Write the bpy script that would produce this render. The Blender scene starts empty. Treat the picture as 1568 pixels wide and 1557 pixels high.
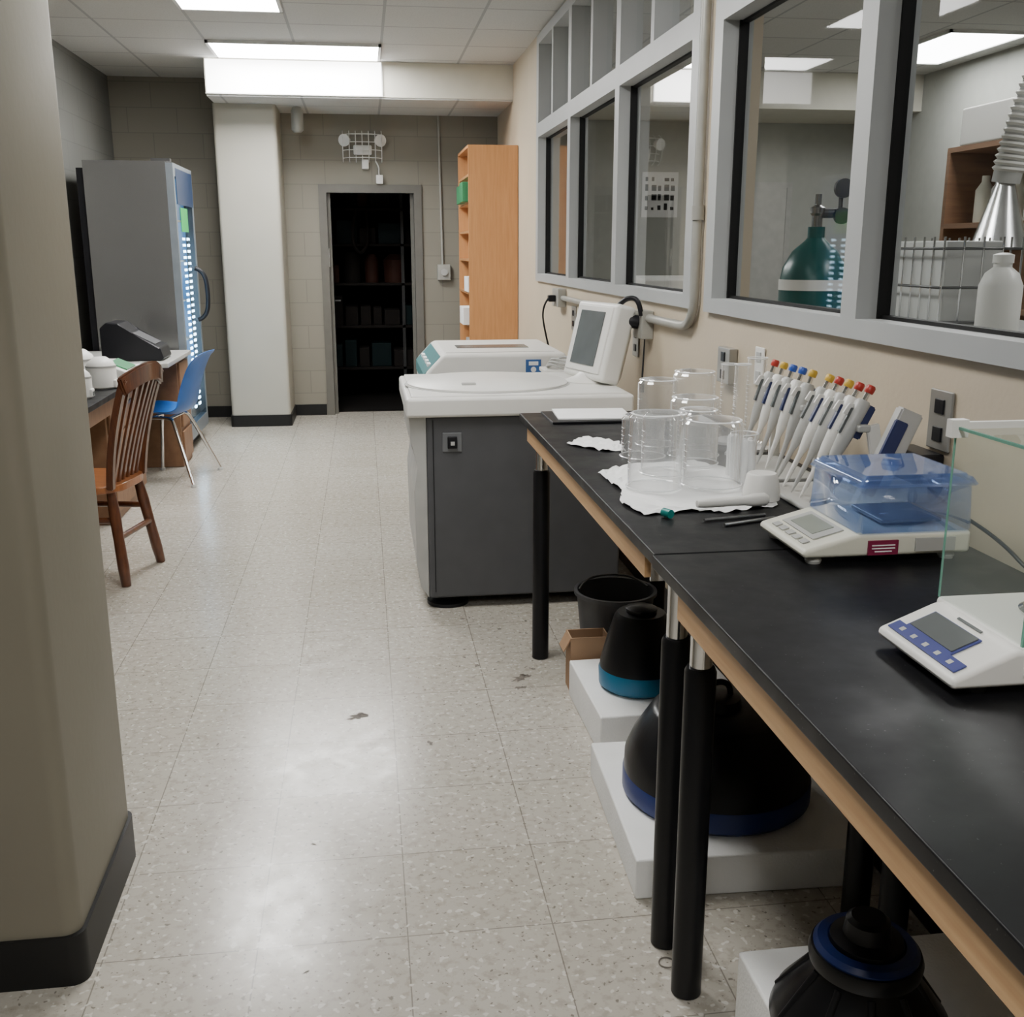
import bpy, bmesh, math, random
from mathutils import Vector, Matrix
random.seed(7)
C = bpy.context.scene.collection

# ------------------------------------------------------------------ materials
def newmat(name):
    m = bpy.data.materials.new(name); m.use_nodes = True
    nt = m.node_tree; b = nt.nodes.get('Principled BSDF')
    return m, nt, b
def N(nt, t, **kw):
    n = nt.nodes.new(t)
    for k, v in kw.items(): setattr(n, k, v)
    return n
def coords(nt):
    return N(nt, 'ShaderNodeTexCoord').outputs['Object']
def noise(nt, scale, detail=2, rough=.5, vec=None):
    n = N(nt, 'ShaderNodeTexNoise'); n.inputs['Scale'].default_value = scale
    n.inputs['Detail'].default_value = detail; n.inputs['Roughness'].default_value = rough
    nt.links.new(vec or coords(nt), n.inputs['Vector']); return n
def ramp(nt, src, stops):
    r = N(nt, 'ShaderNodeValToRGB'); e = r.color_ramp.elements
    while len(e) < len(stops): e.new(.5)
    for i, (p, c) in enumerate(stops):
        e[i].position = p; e[i].color = (c[0], c[1], c[2], 1)
    nt.links.new(src, r.inputs[0]); return r
def mix(nt, a, b, fac, mode='MIX'):
    m = N(nt, 'ShaderNodeMix', data_type='RGBA', blend_type=mode)
    for s, v in ((0, fac), (6, a), (7, b)):
        if isinstance(v, bpy.types.NodeSocket): nt.links.new(v, m.inputs[s])
        else: m.inputs[s].default_value = v if s == 0 else (v[0], v[1], v[2], 1)
    return m.outputs[2]
def bump(nt, b, h, strength=.2, dist=.01):
    n = N(nt, 'ShaderNodeBump'); n.inputs['Strength'].default_value = strength
    n.inputs['Distance'].default_value = dist
    nt.links.new(h, n.inputs['Height']); nt.links.new(n.outputs[0], b.inputs['Normal'])
def simple(name, col, rough=.5, metal=0, var=.06, nscale=12, bmp=0, bscale=80, coat=0, spec=.5):
    m, nt, b = newmat(name)
    n = noise(nt, nscale, 1)
    lo = [c * (1 - var) for c in col]; hi = [min(1, c * (1 + var)) for c in col]
    r = ramp(nt, n.outputs['Fac'], [(.3, lo), (.7, hi)])
    nt.links.new(r.outputs[0], b.inputs['Base Color'])
    b.inputs['Roughness'].default_value = rough; b.inputs['Metallic'].default_value = metal
    b.inputs['Coat Weight'].default_value = coat
    b.inputs['Specular IOR Level'].default_value = spec
    if bmp: bump(nt, b, noise(nt, bscale, 2).outputs['Fac'], bmp, .004)
    return m
def emit(name, col, s):
    m, nt, b = newmat(name)
    b.inputs['Base Color'].default_value = (*col, 1)
    b.inputs['Emission Color'].default_value = (*col, 1); b.inputs['Emission Strength'].default_value = s
    return m
def glassmat(name, tint=(1, 1, 1), refl_ior=1.5, lw=False, blend=.25, gcol=(1, 1, 1), body=0, bodycol=(1, 1, 1), cap=1.0):
    m = bpy.data.materials.new(name); m.use_nodes = True; nt = m.node_tree
    nt.nodes.clear()
    o = N(nt, 'ShaderNodeOutputMaterial'); t = N(nt, 'ShaderNodeBsdfTransparent'); g = N(nt, 'ShaderNodeBsdfGlossy')
    t.inputs[0].default_value = (*tint, 1); g.inputs[0].default_value = (*gcol, 1); g.inputs['Roughness'].default_value = .02
    mx = N(nt, 'ShaderNodeMixShader')
    f = N(nt, 'ShaderNodeLayerWeight')
    if lw:
        f.inputs[0].default_value = blend; src = f.outputs['Facing']
    else:
        # two-sided Fresnel: works the same from either side of a thin sheet
        f.inputs[0].default_value = max(0.0, 1 - 1 / refl_ior); src = f.outputs['Fresnel']
    mu = N(nt, 'ShaderNodeMath', operation='MULTIPLY'); mu.inputs[1].default_value = cap
    nt.links.new(src, mu.inputs[0]); nt.links.new(mu.outputs[0], mx.inputs[0])
    nt.links.new(t.outputs[0], mx.inputs[1]); nt.links.new(g.outputs[0], mx.inputs[2])
    last = mx.outputs[0]
    if body:
        d = N(nt, 'ShaderNodeBsdfDiffuse'); d.inputs[0].default_value = (*bodycol, 1)
        m2 = N(nt, 'ShaderNodeMixShader'); m2.inputs[0].default_value = body
        nt.links.new(last, m2.inputs[1]); nt.links.new(d.outputs[0], m2.inputs[2]); last = m2.outputs[0]
    nt.links.new(last, o.inputs[0]); return m
def brick(nt, vec, bw, bh, mortar, c1, c2, mc, offset=0.0):
    b = N(nt, 'ShaderNodeTexBrick'); b.offset = offset; b.squash = 1
    b.inputs['Scale'].default_value = 1; b.inputs['Mortar Size'].default_value = mortar
    b.inputs['Mortar Smooth'].default_value = .1; b.inputs['Bias'].default_value = 0
    b.inputs['Brick Width'].default_value = bw; b.inputs['Row Height'].default_value = bh
    for k, c in (('Color1', c1), ('Color2', c2), ('Mortar', mc)): b.inputs[k].default_value = (*c, 1)
    nt.links.new(vec, b.inputs['Vector']); return b
def mapped(nt, loc, swz=None):
    v = coords(nt)
    if swz:
        s = N(nt, 'ShaderNodeSeparateXYZ'); nt.links.new(v, s.inputs[0])
        c = N(nt, 'ShaderNodeCombineXYZ')
        nt.links.new(s.outputs[swz[0]], c.inputs[0]); nt.links.new(s.outputs[swz[1]], c.inputs[1]); v = c.outputs[0]
    mp = N(nt, 'ShaderNodeMapping'); mp.inputs['Location'].default_value = loc
    nt.links.new(v, mp.inputs[0]); return mp.outputs[0]

# floor
def floor_mat():
    m, nt, b = newmat('vinyl_floor')
    br = brick(nt, mapped(nt, (-.05, -2.72, 0)), .33, .33, .0016, (.46, .43, .375), (.43, .40, .345), (.235, .215, .185))
    f = ramp(nt, noise(nt, 38, 3, .6).outputs['Fac'], [(.36, (.80, .79, .76)), (.5, (1, 1, 1)), (.66, (1.0, 1.0, 1.0))])
    c = mix(nt, br.outputs['Color'], f.outputs[0], .9, 'MULTIPLY')
    f2 = ramp(nt, noise(nt, 70, 2, .5).outputs['Fac'], [(.65, (0, 0, 0)), (.685, (1, 1, 1))])
    c = mix(nt, c, (.21, .19, .16), f2.outputs[0])
    f4 = ramp(nt, noise(nt, 55, 1, .4, mapped(nt, (5, 3, 1))).outputs['Fac'], [(.63, (0, 0, 0)), (.68, (1, 1, 1))])
    c = mix(nt, c, (.58, .56, .51), f4.outputs[0])
    f3 = ramp(nt, noise(nt, .9, 1, .5).outputs['Fac'], [(.3, (.93, .92, .90)), (.6, (1, 1, 1))])
    c = mix(nt, c, f3.outputs[0], .8, 'MULTIPLY')
    nt.links.new(c, b.inputs['Base Color'])
    r = ramp(nt, noise(nt, 14, 3, .6).outputs['Fac'], [(.3, (.16, .16, .16)), (.7, (.27, .27, .27))])
    nt.links.new(r.outputs[0], b.inputs['Roughness'])
    b.inputs['Specular IOR Level'].default_value = .40
    bump(nt, b, br.outputs['Fac'], -.15, .002)
    return m
def ceil_mat():
    m, nt, b = newmat('ceiling_tile')
    br = brick(nt, mapped(nt, (1.04, -8.05, 0)), .61, .61, .010, (.56, .56, .54), (.53, .53, .51), (.36, .36, .36))
    sp = ramp(nt, noise(nt, 120, 1).outputs['Fac'], [(.35, (.8, .8, .8)), (.5, (1, 1, 1))])
    nt.links.new(mix(nt, br.outputs['Color'], sp.outputs[0], .5, 'MULTIPLY'), b.inputs['Base Color'])
    b.inputs['Roughness'].default_value = .9
    return m
def block_mat(name, col, swz):
    m, nt, b = newmat(name)
    d = [c * .96 for c in col]; g = [c * .78 for c in col]
    br = brick(nt, mapped(nt, (.1, 0, 0), swz), .41, .205, .004, col, d, g, .5)
    nt.links.new(br.outputs['Color'], b.inputs['Base Color'])
    b.inputs['Roughness'].default_value = .55
    bump(nt, b, br.outputs['Fac'], -.4, .004)
    return m
def wood_mat(name, c1, c2, rough=.4, stretch=(1, 1, 8), coat=0):
    m, nt, b = newmat(name)
    mp = N(nt, 'ShaderNodeMapping'); mp.inputs['Scale'].default_value = stretch
    nt.links.new(coords(nt), mp.inputs[0])
    n = noise(nt, 6, 3, .6, mp.outputs[0])
    r = ramp(nt, n.outputs['Fac'], [(.3, c1), (.7, c2)])
    nt.links.new(r.outputs[0], b.inputs['Base Color']); b.inputs['Roughness'].default_value = rough
    b.inputs['Coat Weight'].default_value = coat
    return m
def speck_mat(name, col, sc, rough):
    m, nt, b = newmat(name)
    r = ramp(nt, noise(nt, 160, 2, .5).outputs['Fac'], [(.72, col), (.76, sc)])
    nt.links.new(r.outputs[0], b.inputs['Base Color'])
    rr = ramp(nt, noise(nt, 9, 3, .6).outputs['Fac'], [(.3, (rough, ) * 3), (.7, (rough + .14, ) * 3)])
    nt.links.new(rr.outputs[0], b.inputs['Roughness'])
    b.inputs['Specular IOR Level'].default_value = .22
    return m

M = {}
M['floor'] = floor_mat(); M['ceil'] = ceil_mat()
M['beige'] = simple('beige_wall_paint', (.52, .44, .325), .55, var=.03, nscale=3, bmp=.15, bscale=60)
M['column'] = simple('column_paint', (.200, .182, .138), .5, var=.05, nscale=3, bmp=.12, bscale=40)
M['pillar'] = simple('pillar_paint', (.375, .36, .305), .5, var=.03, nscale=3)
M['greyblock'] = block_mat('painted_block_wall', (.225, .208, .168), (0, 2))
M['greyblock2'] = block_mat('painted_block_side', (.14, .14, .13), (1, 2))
M['white'] = simple('bulkhead_white', (.62, .60, .52), .7, var=.02)
M['base'] = simple('black_baseboard', (.010, .010, .010), .45, spec=.3)
M['frame'] = simple('window_frame_grey', (.38, .39, .385), .45, var=.03, nscale=5)
M['doorframe'] = simple('door_frame_grey', (.12, .115, .10), .4)
M['gasket'] = simple('gasket_black', (.010, .010, .010), .5, spec=.2)
M['glass'] = glassmat('window_glass', (.92, .94, .94), 1.3, cap=.38)
M['doorpane'] = glassmat('fridge_glass', (.9, .95, .98), 1.2)
M['labroom'] = simple('lab_wall', (.40, .41, .375), .7, var=.03)
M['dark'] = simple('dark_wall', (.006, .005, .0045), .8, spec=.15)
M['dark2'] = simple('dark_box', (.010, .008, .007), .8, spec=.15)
M['light'] = emit('fluorescent_diffuser', (1.0, .99, .97), 42)
M['lightfill'] = emit('unseen_fill_diffuser', (1.0, .99, .97), 31)  # for the out-of-view fill panels
M['faceglow'] = emit('bulkhead_face_glow', (1.0, .99, .97), 7)  # self-glow in place of ceiling light falling on the bulkhead face
M['lightlab'] = emit('lab_diffuser', (1.0, .99, .98), 15)
M['trimwhite'] = simple('fixture_white', (.75, .75, .73), .5)
M['benchtop'] = speck_mat('black_epoxy_top', (.005, .005, .006), (.07, .07, .07), .36)
M['oak'] = wood_mat('oak_apron', (.48, .28, .13), (.60, .38, .19), .5, (2, .6, 12))
M['shelfwood'] = wood_mat('shelf_wood', (.48, .22, .08), (.56, .275, .11), .45, (10, 10, .7))
M['chairwood'] = wood_mat('chair_wood', (.065, .020, .009), (.13, .042, .015), .28, (8, 8, 2), .4)
M['seatwood'] = wood_mat('seat_wood', (.26, .085, .025), (.36, .13, .04), .3, (2, 12, 2), .4)
M['deskwood'] = wood_mat('desk_wood', (.19, .095, .048), (.25, .135, .07), .5, (2, 12, 2))
M['blacktube'] = simple('black_leg', (.006, .006, .007), .36, spec=.3)
M['chrome'] = simple('chrome', (.75, .75, .76), .14, 1, .02)
M['steel'] = simple('stainless', (.27, .27, .265), .26, .8, .05, 2)
M['plate'] = simple('outlet_plate_steel', (.33, .32, .29), .35, .5)
M['steeldk'] = simple('dark_metal', (.12, .12, .12), .4, .8)
M['darkpost'] = simple('dark_post', (.012, .012, .012), .5)
M['blackpl'] = simple('black_plastic', (.008, .008, .010), .38, spec=.3)
M['rotor'] = simple('rotor_black', (.006, .006, .007), .32, .0, .2, 8, .1, 30, spec=.3)
M['teal'] = simple('rotor_teal', (.01, .14, .26), .35)
M['navy'] = simple('rotor_navy', (.010, .025, .13), .35)
M['foam'] = simple('styrofoam', (.80, .80, .78), .8, var=.03, bmp=.35, bscale=140)
M['whitepl'] = simple('white_plastic', (.74, .73, .69), .38, var=.015)
M['cream'] = simple('cream_plastic', (.66, .65, .55), .42, var=.02)
M['greypl'] = simple('charcoal_panel', (.082, .083, .088), .5, var=.04, spec=.3)
M['greypl2'] = simple('mid_grey_panel', (.14, .145, .15), .45)
M['ltgrey'] = simple('light_grey_plastic', (.42, .42, .40), .4)
M['midsilver'] = simple('silver_grey', (.22, .25, .28), .35, .3)
M['screen'] = simple('lcd_grey', (.10, .11, .11), .25)
M['screen2'] = simple('lcd_green_grey', (.24, .26, .22), .3)
M['label'] = simple('blue_label', (.04, .12, .33), .4)
M['header'] = simple('fridge_header', (.008, .028, .085), .3)
M['bluepl'] = simple('blue_shell', (.008, .11, .42), .35)
M['bluekey'] = simple('navy_keypad', (.04, .05, .20), .4)
M['navygrip'] = simple('navy_grip', (.02, .03, .10), .4)
M['maroon'] = simple('maroon_label', (.20, .01, .05), .5)
M['green'] = simple('green_sticker', (.03, .42, .10), .5)
M['greenbook'] = simple('green_binder', (.03, .20, .08), .5)
M['tealpanel'] = simple('teal_panel', (.02, .15, .16), .4)
M['paper'] = simple('paper', (.84, .84, .83), .8, var=.03)
M['cardboard'] = simple('cardboard', (.34, .21, .12), .8)
M['bucket'] = simple('grey_bucket', (.06, .06, .065), .45)
M['bglass'] = glassmat('lab_glassware', (.975, .98, .98), lw=True, blend=.30, body=.09)
M['rimglass'] = glassmat('glass_rim', (.95, .97, .97), lw=True, blend=.4, body=.5)
M['cover'] = glassmat('blue_acrylic', (.74, .82, .95), lw=True, blend=.13, body=.12, bodycol=(.28, .40, .75))
M['gglass'] = glassmat('balance_glass', (.95, .98, .96), 1.08, body=.05, bodycol=(.8, .9, .85))
M['gedge'] = glassmat('green_glass_edge', (.5, .85, .7), 1.5, body=.5, bodycol=(.25, .52, .42))
M['conduit'] = simple('conduit_grey', (.36, .355, .32), .4, .2)
M['gas'] = simple('gas_cylinder_green', (.01, .10, .095), .3)
M['foil'] = simple('foil', (.8, .8, .8), .25, 1)
M['brown'] = wood_mat('lab_shelf_brown', (.22, .12, .07), (.28, .16, .09), .5)
M['led'] = emit('led_strip', (.60, .82, 1.0), 16)
M['fint'] = emit('fridge_liner_lit', (.10, .24, .45), .9)
M['red'] = simple('red_cap', (.42, .03, .02), .4); M['yellow'] = simple('yellow_cap', (.60, .38, .04), .4)
M['blue'] = simple('blue_cap', (.03, .09, .42), .4); M['tealcap'] = simple('teal_cap', (0, .20, .18), .4)
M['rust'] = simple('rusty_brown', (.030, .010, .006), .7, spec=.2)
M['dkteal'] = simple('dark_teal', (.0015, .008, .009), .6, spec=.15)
M['stain'] = simple('scuff_dark', (.14, .12, .10), .7, var=.4, nscale=90)

# ------------------------------------------------------------------ geometry helpers
def empty(name, loc=(0, 0, 0)):
    e = bpy.data.objects.new(name, None); e.location = loc; e.empty_display_size = .1
    C.objects.link(e); return e
def link(name, me, mat, parent=None, smooth=False):
    o = bpy.data.objects.new(name, me); C.objects.link(o)
    if mat: me.materials.append(M[mat])
    if parent:
        o.parent = parent; o.matrix_parent_inverse = Matrix.Translation(-Vector(parent.location))
    if smooth:
        for p in me.polygons: p.use_smooth = True
    return o
def from_bm(name, bm, mat, parent=None, smooth=False):
    bmesh.ops.recalc_face_normals(bm, faces=bm.faces)
    me = bpy.data.meshes.new(name); bm.to_mesh(me); bm.free()
    return link(name, me, mat, parent, smooth)
def box(name, x0, x1, y0, y1, z0, z1, mat, parent=None, bev=0, seg=2, xf=None):
    bm = bmesh.new()
    bmesh.ops.create_cube(bm, size=1)
    for v in bm.verts:
        v.co = Vector(((x0 + x1) / 2 + v.co.x * (x1 - x0), (y0 + y1) / 2 + v.co.y * (y1 - y0), (z0 + z1) / 2 + v.co.z * (z1 - z0)))
    if bev: bmesh.ops.bevel(bm, geom=bm.edges[:], offset=bev, segments=seg, affect='EDGES', profile=.5)
    if xf: bm.transform(xf)
    o = from_bm(name, bm, mat, parent)
    if bev:
        for p in o.data.polygons: p.use_smooth = True
        md = o.modifiers.new('wn', 'WEIGHTED_NORMAL'); md.keep_sharp = False
    return o
def multibox(name, lst, mat, parent=None):
    bm = bmesh.new()
    for x0, x1, y0, y1, z0, z1 in lst:
        r = bmesh.ops.create_cube(bm, size=1)
        for v in r['verts']:
            v.co = Vector(((x0 + x1) / 2 + v.co.x * (x1 - x0), (y0 + y1) / 2 + v.co.y * (y1 - y0), (z0 + z1) / 2 + v.co.z * (z1 - z0)))
    return from_bm(name, bm, mat, parent)
def sheets(name, quads, mat, parent=None):
    bm = bmesh.new()
    for q in quads: bm.faces.new([bm.verts.new(p) for p in q])
    return from_bm(name, bm, mat, parent)
def prism(name, poly, axis, a, b, mat, parent=None, bev=0, xf=None):
    bm = bmesh.new()
    def P(p, t):
        return {'x': (t, p[0], p[1]), 'y': (p[0], t, p[1]), 'z': (p[0], p[1], t)}[axis]
    A = [bm.verts.new(P(p, a)) for p in poly]; B = [bm.verts.new(P(p, b)) for p in poly]
    bm.faces.new(A); bm.faces.new(B[::-1]); n = len(poly)
    for i in range(n): bm.faces.new((A[i], A[(i + 1) % n], B[(i + 1) % n], B[i]))
    if bev: bmesh.ops.bevel(bm, geom=bm.edges[:], offset=bev, segments=3, affect='EDGES', profile=.5)
    if xf: bm.transform(xf)
    o = from_bm(name, bm, mat, parent)
    if bev:
        for p in o.data.polygons: p.use_smooth = True
        o.modifiers.new('wn', 'WEIGHTED_NORMAL')
    return o
def lathe(name, prof, p, q=None, mat=None, parent=None, seg=40, close=True, smooth=True, sy=1):
    p = Vector(p); d = (Vector(q) - p).normalized() if q is not None else Vector((0, 0, 1))
    rot = d.to_track_quat('Z', 'Y').to_matrix().to_4x4()
    bm = bmesh.new(); rings = []
    for r, t in prof:
        if r < 1e-5: rings.append([bm.verts.new((0, 0, t))])
        else: rings.append([bm.verts.new((r * math.cos(2 * math.pi * i / seg), sy * r * math.sin(2 * math.pi * i / seg), t)) for i in range(seg)])
    for a, b in zip(rings, rings[1:]):
        for i in range(seg):
            j = (i + 1) % seg
            if len(a) == 1 and len(b) == 1: continue
            if len(a) == 1: bm.faces.new((a[0], b[i], b[j]))
            elif len(b) == 1: bm.faces.new((a[i], a[j], b[0]))
            else: bm.faces.new((a[i], a[j], b[j], b[i]))
    if close:
        if len(rings[0]) > 1: bm.faces.new(rings[0][::-1])
        if len(rings[-1]) > 1: bm.faces.new(rings[-1])
    bm.transform(Matrix.Translation(p) @ rot)
    o = from_bm(name, bm, mat, parent, smooth)
    if smooth:
        try: o.data.set_sharp_from_angle(angle=math.radians(38))
        except Exception: pass
    return o
def rod(name, p, q, r1, mat, parent=None, r2=None, seg=20):
    L = (Vector(q) - Vector(p)).length
    return lathe(name, [(r1, 0), (r2 if r2 is not None else r1, L)], p, q, mat, parent, seg)
def tube(name, pts, r, mat, parent=None, nurbs=True, cyc=False):
    cu = bpy.data.curves.new(name, 'CURVE'); cu.dimensions = '3D'; cu.bevel_depth = r; cu.bevel_resolution = 3
    s = cu.splines.new('NURBS' if nurbs else 'POLY'); s.points.add(len(pts) - 1)
    for i, p in enumerate(pts): s.points[i].co = (*p, 1)
    if nurbs: s.order_u = 3; s.use_endpoint_u = not cyc; s.resolution_u = 8
    s.use_cyclic_u = cyc
    cu.use_fill_caps = True
    o = bpy.data.objects.new(name + '_tmp', cu); C.objects.link(o)
    dg = bpy.context.evaluated_depsgraph_get()
    me = bpy.data.meshes.new_from_object(o.evaluated_get(dg)); bpy.data.objects.remove(o)
    me.name = name; me.materials.clear()
    return link(name, me, mat, parent, True)
def sweep(name, pts, w, h, mat, parent=None, up=(0, 0, 1), bev=.004):
    bm = bmesh.new(); rings = []; up = Vector(up)
    P = [Vector(p) for p in pts]
    for i, p in enumerate(P):
        t = (P[min(i + 1, len(P) - 1)] - P[max(i - 1, 0)]).normalized()
        s = t.cross(up).normalized(); u = s.cross(t).normalized()
        rings.append([bm.verts.new(p + s * a * w / 2 + u * b * h / 2) for a, b in ((-1, -1), (1, -1), (1, 1), (-1, 1))])
    for a, b in zip(rings, rings[1:]):
        for i in range(4): bm.faces.new((a[i], a[(i + 1) % 4], b[(i + 1) % 4], b[i]))
    bm.faces.new(rings[0][::-1]); bm.faces.new(rings[-1])
    if bev:
        bmesh.ops.recalc_face_normals(bm, faces=bm.faces)
        es = [e for e in bm.edges if len(e.link_faces) == 2 and e.calc_face_angle(0) > .7]
        bmesh.ops.bevel(bm, geom=es, offset=bev, segments=2, affect='EDGES')
    return from_bm(name, bm, mat, parent, False)
def rotz(cx, cy, deg):
    return Matrix.Translation((cx, cy, 0)) @ Matrix.Rotation(math.radians(deg), 4, 'Z') @ Matrix.Translation((-cx, -cy, 0))

# ------------------------------------------------------------------ room shell
W = 1.23; CE = 2.91; BK = 9.79; LW = -2.08; T = .15; Y0 = -2.4; LX = 4.7
box('floor', LW - T, LX + T, Y0 - T, 12.6, -.1, 0, 'floor')
box('ceiling', LW - T, LX + T, Y0 - T, 12.6, CE, CE + .12, 'ceil')
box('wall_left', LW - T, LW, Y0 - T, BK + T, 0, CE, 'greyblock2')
box('wall_front', LW, LX, Y0 - T, Y0, 0, CE, 'column')
DX0, DX1, DZ = -.30, .47, 1.98
multibox('wall_back', [(LW, DX0, BK, BK + T, 0, CE), (DX1, LX, BK, BK + T, 0, CE), (DX0, DX1, BK, BK + T, DZ, CE)], 'greyblock')
SB = 1.285
g1 = (3.87, 7.50); g2 = (.20, 3.70)
multibox('wall_right', [(W, W + T, Y0, BK, 0, SB), (W, W + T, Y0, g2[0], SB, CE), (W, W + T, g2[1], g1[0], SB, CE), (W, W + T, g1[1], BK, SB, CE),
                        (W, W + T, g1[0], g1[1], 2.885, CE), (W, W + T, g2[0], g2[1], 2.885, CE)], 'beige')
box('wall_lab', LX, LX + T, Y0, BK, 0, CE, 'labroom')
multibox('trim_lab_backing', [(W + T + .001, LX, BK - .03, BK - .001, 0, CE)], 'labroom')
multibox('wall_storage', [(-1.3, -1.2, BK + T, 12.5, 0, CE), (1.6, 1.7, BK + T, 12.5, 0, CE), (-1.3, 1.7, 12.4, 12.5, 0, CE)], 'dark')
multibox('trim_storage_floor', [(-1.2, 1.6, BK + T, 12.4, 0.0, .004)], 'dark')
BY = 8.78
box('trim_bulkhead', -1.15, W - .002, BY, BK - .002, 2.65, CE - .002, 'white')
box('trim_bulkhead_ceiling', -1.145, W - .004, BY + .01, BK - .004, 2.638, 2.65, 'ceil')
box('trim_lab_bulkhead', W + T + .002, LX - .002, BY, BK - .04, 2.62, CE - .002, 'white')
def rounded_col(name, x0, x1, y0, y1, z0, z1, r, mat):
    bm = bmesh.new(); bmesh.ops.create_cube(bm, size=1)
    for v in bm.verts: v.co = Vector(((x0 + x1) / 2 + v.co.x * (x1 - x0), (y0 + y1) / 2 + v.co.y * (y1 - y0), (z0 + z1) / 2 + v.co.z * (z1 - z0)))
    es = [e for e in bm.edges if abs(e.verts[0].co.z - e.verts[1].co.z) > .05]
    bmesh.ops.bevel(bm, geom=es, offset=r, segments=6, affect='EDGES', profile=.5)
    o = from_bm(name, bm, mat, None, True); o.data.set_sharp_from_angle(angle=math.radians(38)); return o
rounded_col('pillar', -1.165, -.664, 9.2, BK - .001, 0, 2.637, .03, 'pillar')
rounded_col('baseboard_pillar', -1.175, -.654, 9.19, BK - .002, .0, .10, .03, 'base')
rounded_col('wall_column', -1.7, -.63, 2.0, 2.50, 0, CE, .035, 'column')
rounded_col('baseboard_column', -1.708, -.622, 1.992, 2.508, .0, .115, .035, 'base')
multibox('baseboard_back', [(LW, DX0 - .075, BK - .012, BK, 0, .10), (DX1 + .075, W, BK - .012, BK, 0, .10)], 'base')
box('baseboard_left', LW, LW + .012, Y0, BK, 0, .10, 'base')
box('baseboard_right', W - .012, W, Y0, BK, 0, .10, 'base')

df = empty('door_1', ((DX0 + DX1) / 2, BK, 0))
multibox('door_frame', [(DX0 - .07, DX0, BK - .03, BK + T, 0, DZ + .07), (DX1, DX1 + .07, BK - .03, BK + T, 0, DZ + .07),
                        (DX0, DX1, BK - .03, BK + T, DZ, DZ + .07), (DX0, DX0 + .03, BK + .05, BK + .09, 0, DZ), (DX1 - .03, DX1, BK + .05, BK + .09, 0, DZ)], 'doorframe', df)
box('door_leaf', DX0 - .03, DX0 + .012, BK + T + .02, BK + T + .80, .01, DZ - .01, 'doorframe', df, .003)
rod('door_handle', (DX0 + .012, BK + T + .7, 1.0), (DX0 + .07, BK + T + .7, 1.0), .012, 'steeldk', df)
box('door_latch_plate', DX0, DX0 + .006, BK - .01, BK + .04, 1.34, 1.50, 'ltgrey', df)
# unlit storage room: rack with cartons and stored gear
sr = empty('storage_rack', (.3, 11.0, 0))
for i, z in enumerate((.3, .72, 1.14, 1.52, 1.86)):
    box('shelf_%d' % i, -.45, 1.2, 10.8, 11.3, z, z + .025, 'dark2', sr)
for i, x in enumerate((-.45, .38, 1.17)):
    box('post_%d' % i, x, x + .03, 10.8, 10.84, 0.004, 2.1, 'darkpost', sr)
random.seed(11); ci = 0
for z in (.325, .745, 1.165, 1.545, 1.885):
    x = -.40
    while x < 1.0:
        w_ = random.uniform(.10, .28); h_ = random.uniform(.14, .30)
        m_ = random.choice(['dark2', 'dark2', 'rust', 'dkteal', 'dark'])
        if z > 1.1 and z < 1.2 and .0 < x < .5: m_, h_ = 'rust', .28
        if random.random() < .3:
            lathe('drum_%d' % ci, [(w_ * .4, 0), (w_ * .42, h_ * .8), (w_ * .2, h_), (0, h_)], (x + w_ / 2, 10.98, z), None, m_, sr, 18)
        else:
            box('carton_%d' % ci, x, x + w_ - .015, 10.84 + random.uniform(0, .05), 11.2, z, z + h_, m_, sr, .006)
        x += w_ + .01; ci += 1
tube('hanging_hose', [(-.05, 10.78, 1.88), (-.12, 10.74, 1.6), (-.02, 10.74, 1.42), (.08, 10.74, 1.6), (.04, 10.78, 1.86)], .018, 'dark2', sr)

# ------------------------------------------------------------------ windows
def window_group(idx, y0, y1, mull, ztop=2.885):
    e = empty('window_%d' % idx, (W, (y0 + y1) / 2, SB))
    fx0, fx1 = W - .02, W + .085
    gx = W + .055
    zb, zt0, zt1 = SB + .045, 2.235, 2.325
    fw = .085
    L = [(fx0, fx1, y0, y1, SB - .005, zb), (fx0, fx1, y0, y1, ztop - .06, ztop)]
    L.append((fx0, fx1, y0, y0 + fw, zb, ztop - .06)); L.append((fx0, fx1, y1 - fw, y1, zb, ztop - .06))
    for m in mull: L.append((fx0, fx1, m - fw / 2, m + fw / 2, zb, ztop - .06))
    cent = [y0 + fw / 2] + mull + [y1 - fw / 2]
    for a, b in zip(cent, cent[1:]):
        L.append((fx0, fx1, a + fw / 2, b - fw / 2, zt0, zt1))
        mid = (a + b) / 2
        L.append((fx0, fx1, mid - .025, mid + .025, zt1, ztop - .06))
    multibox('frame', L, 'frame', e)
    G = []
    for a, b in zip(cent, cent[1:]):
        ya, yb = a + fw / 2, b - fw / 2
        G += [(gx - .020, gx + .012, yb - .008, yb, zb, zt0), (gx - .010, gx + .012, ya, ya + .008, zb, zt0), (gx - .012, gx + .012, ya, yb, zb, zb + .009), (gx - .012, gx + .012, ya, yb, zt0 - .008, zt0)]
    multibox('gasket', G, 'gasket', e)
    Q = []
    for a, b in zip(cent, cent[1:]):
        for za, zc in ((zb, zt0), (zt1, ztop - .06)):
            Q.append(((gx, a, za - .005), (gx, b, za - .005), (gx, b, zc + .005), (gx, a, zc + .005)))
    sheets('pane', Q, 'glass', e)
    return e
window_group(1, g1[0], g1[1], [5.12, 6.31])
window_group(2, g2[0], g2[1], [1.36, 2.54])

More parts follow.
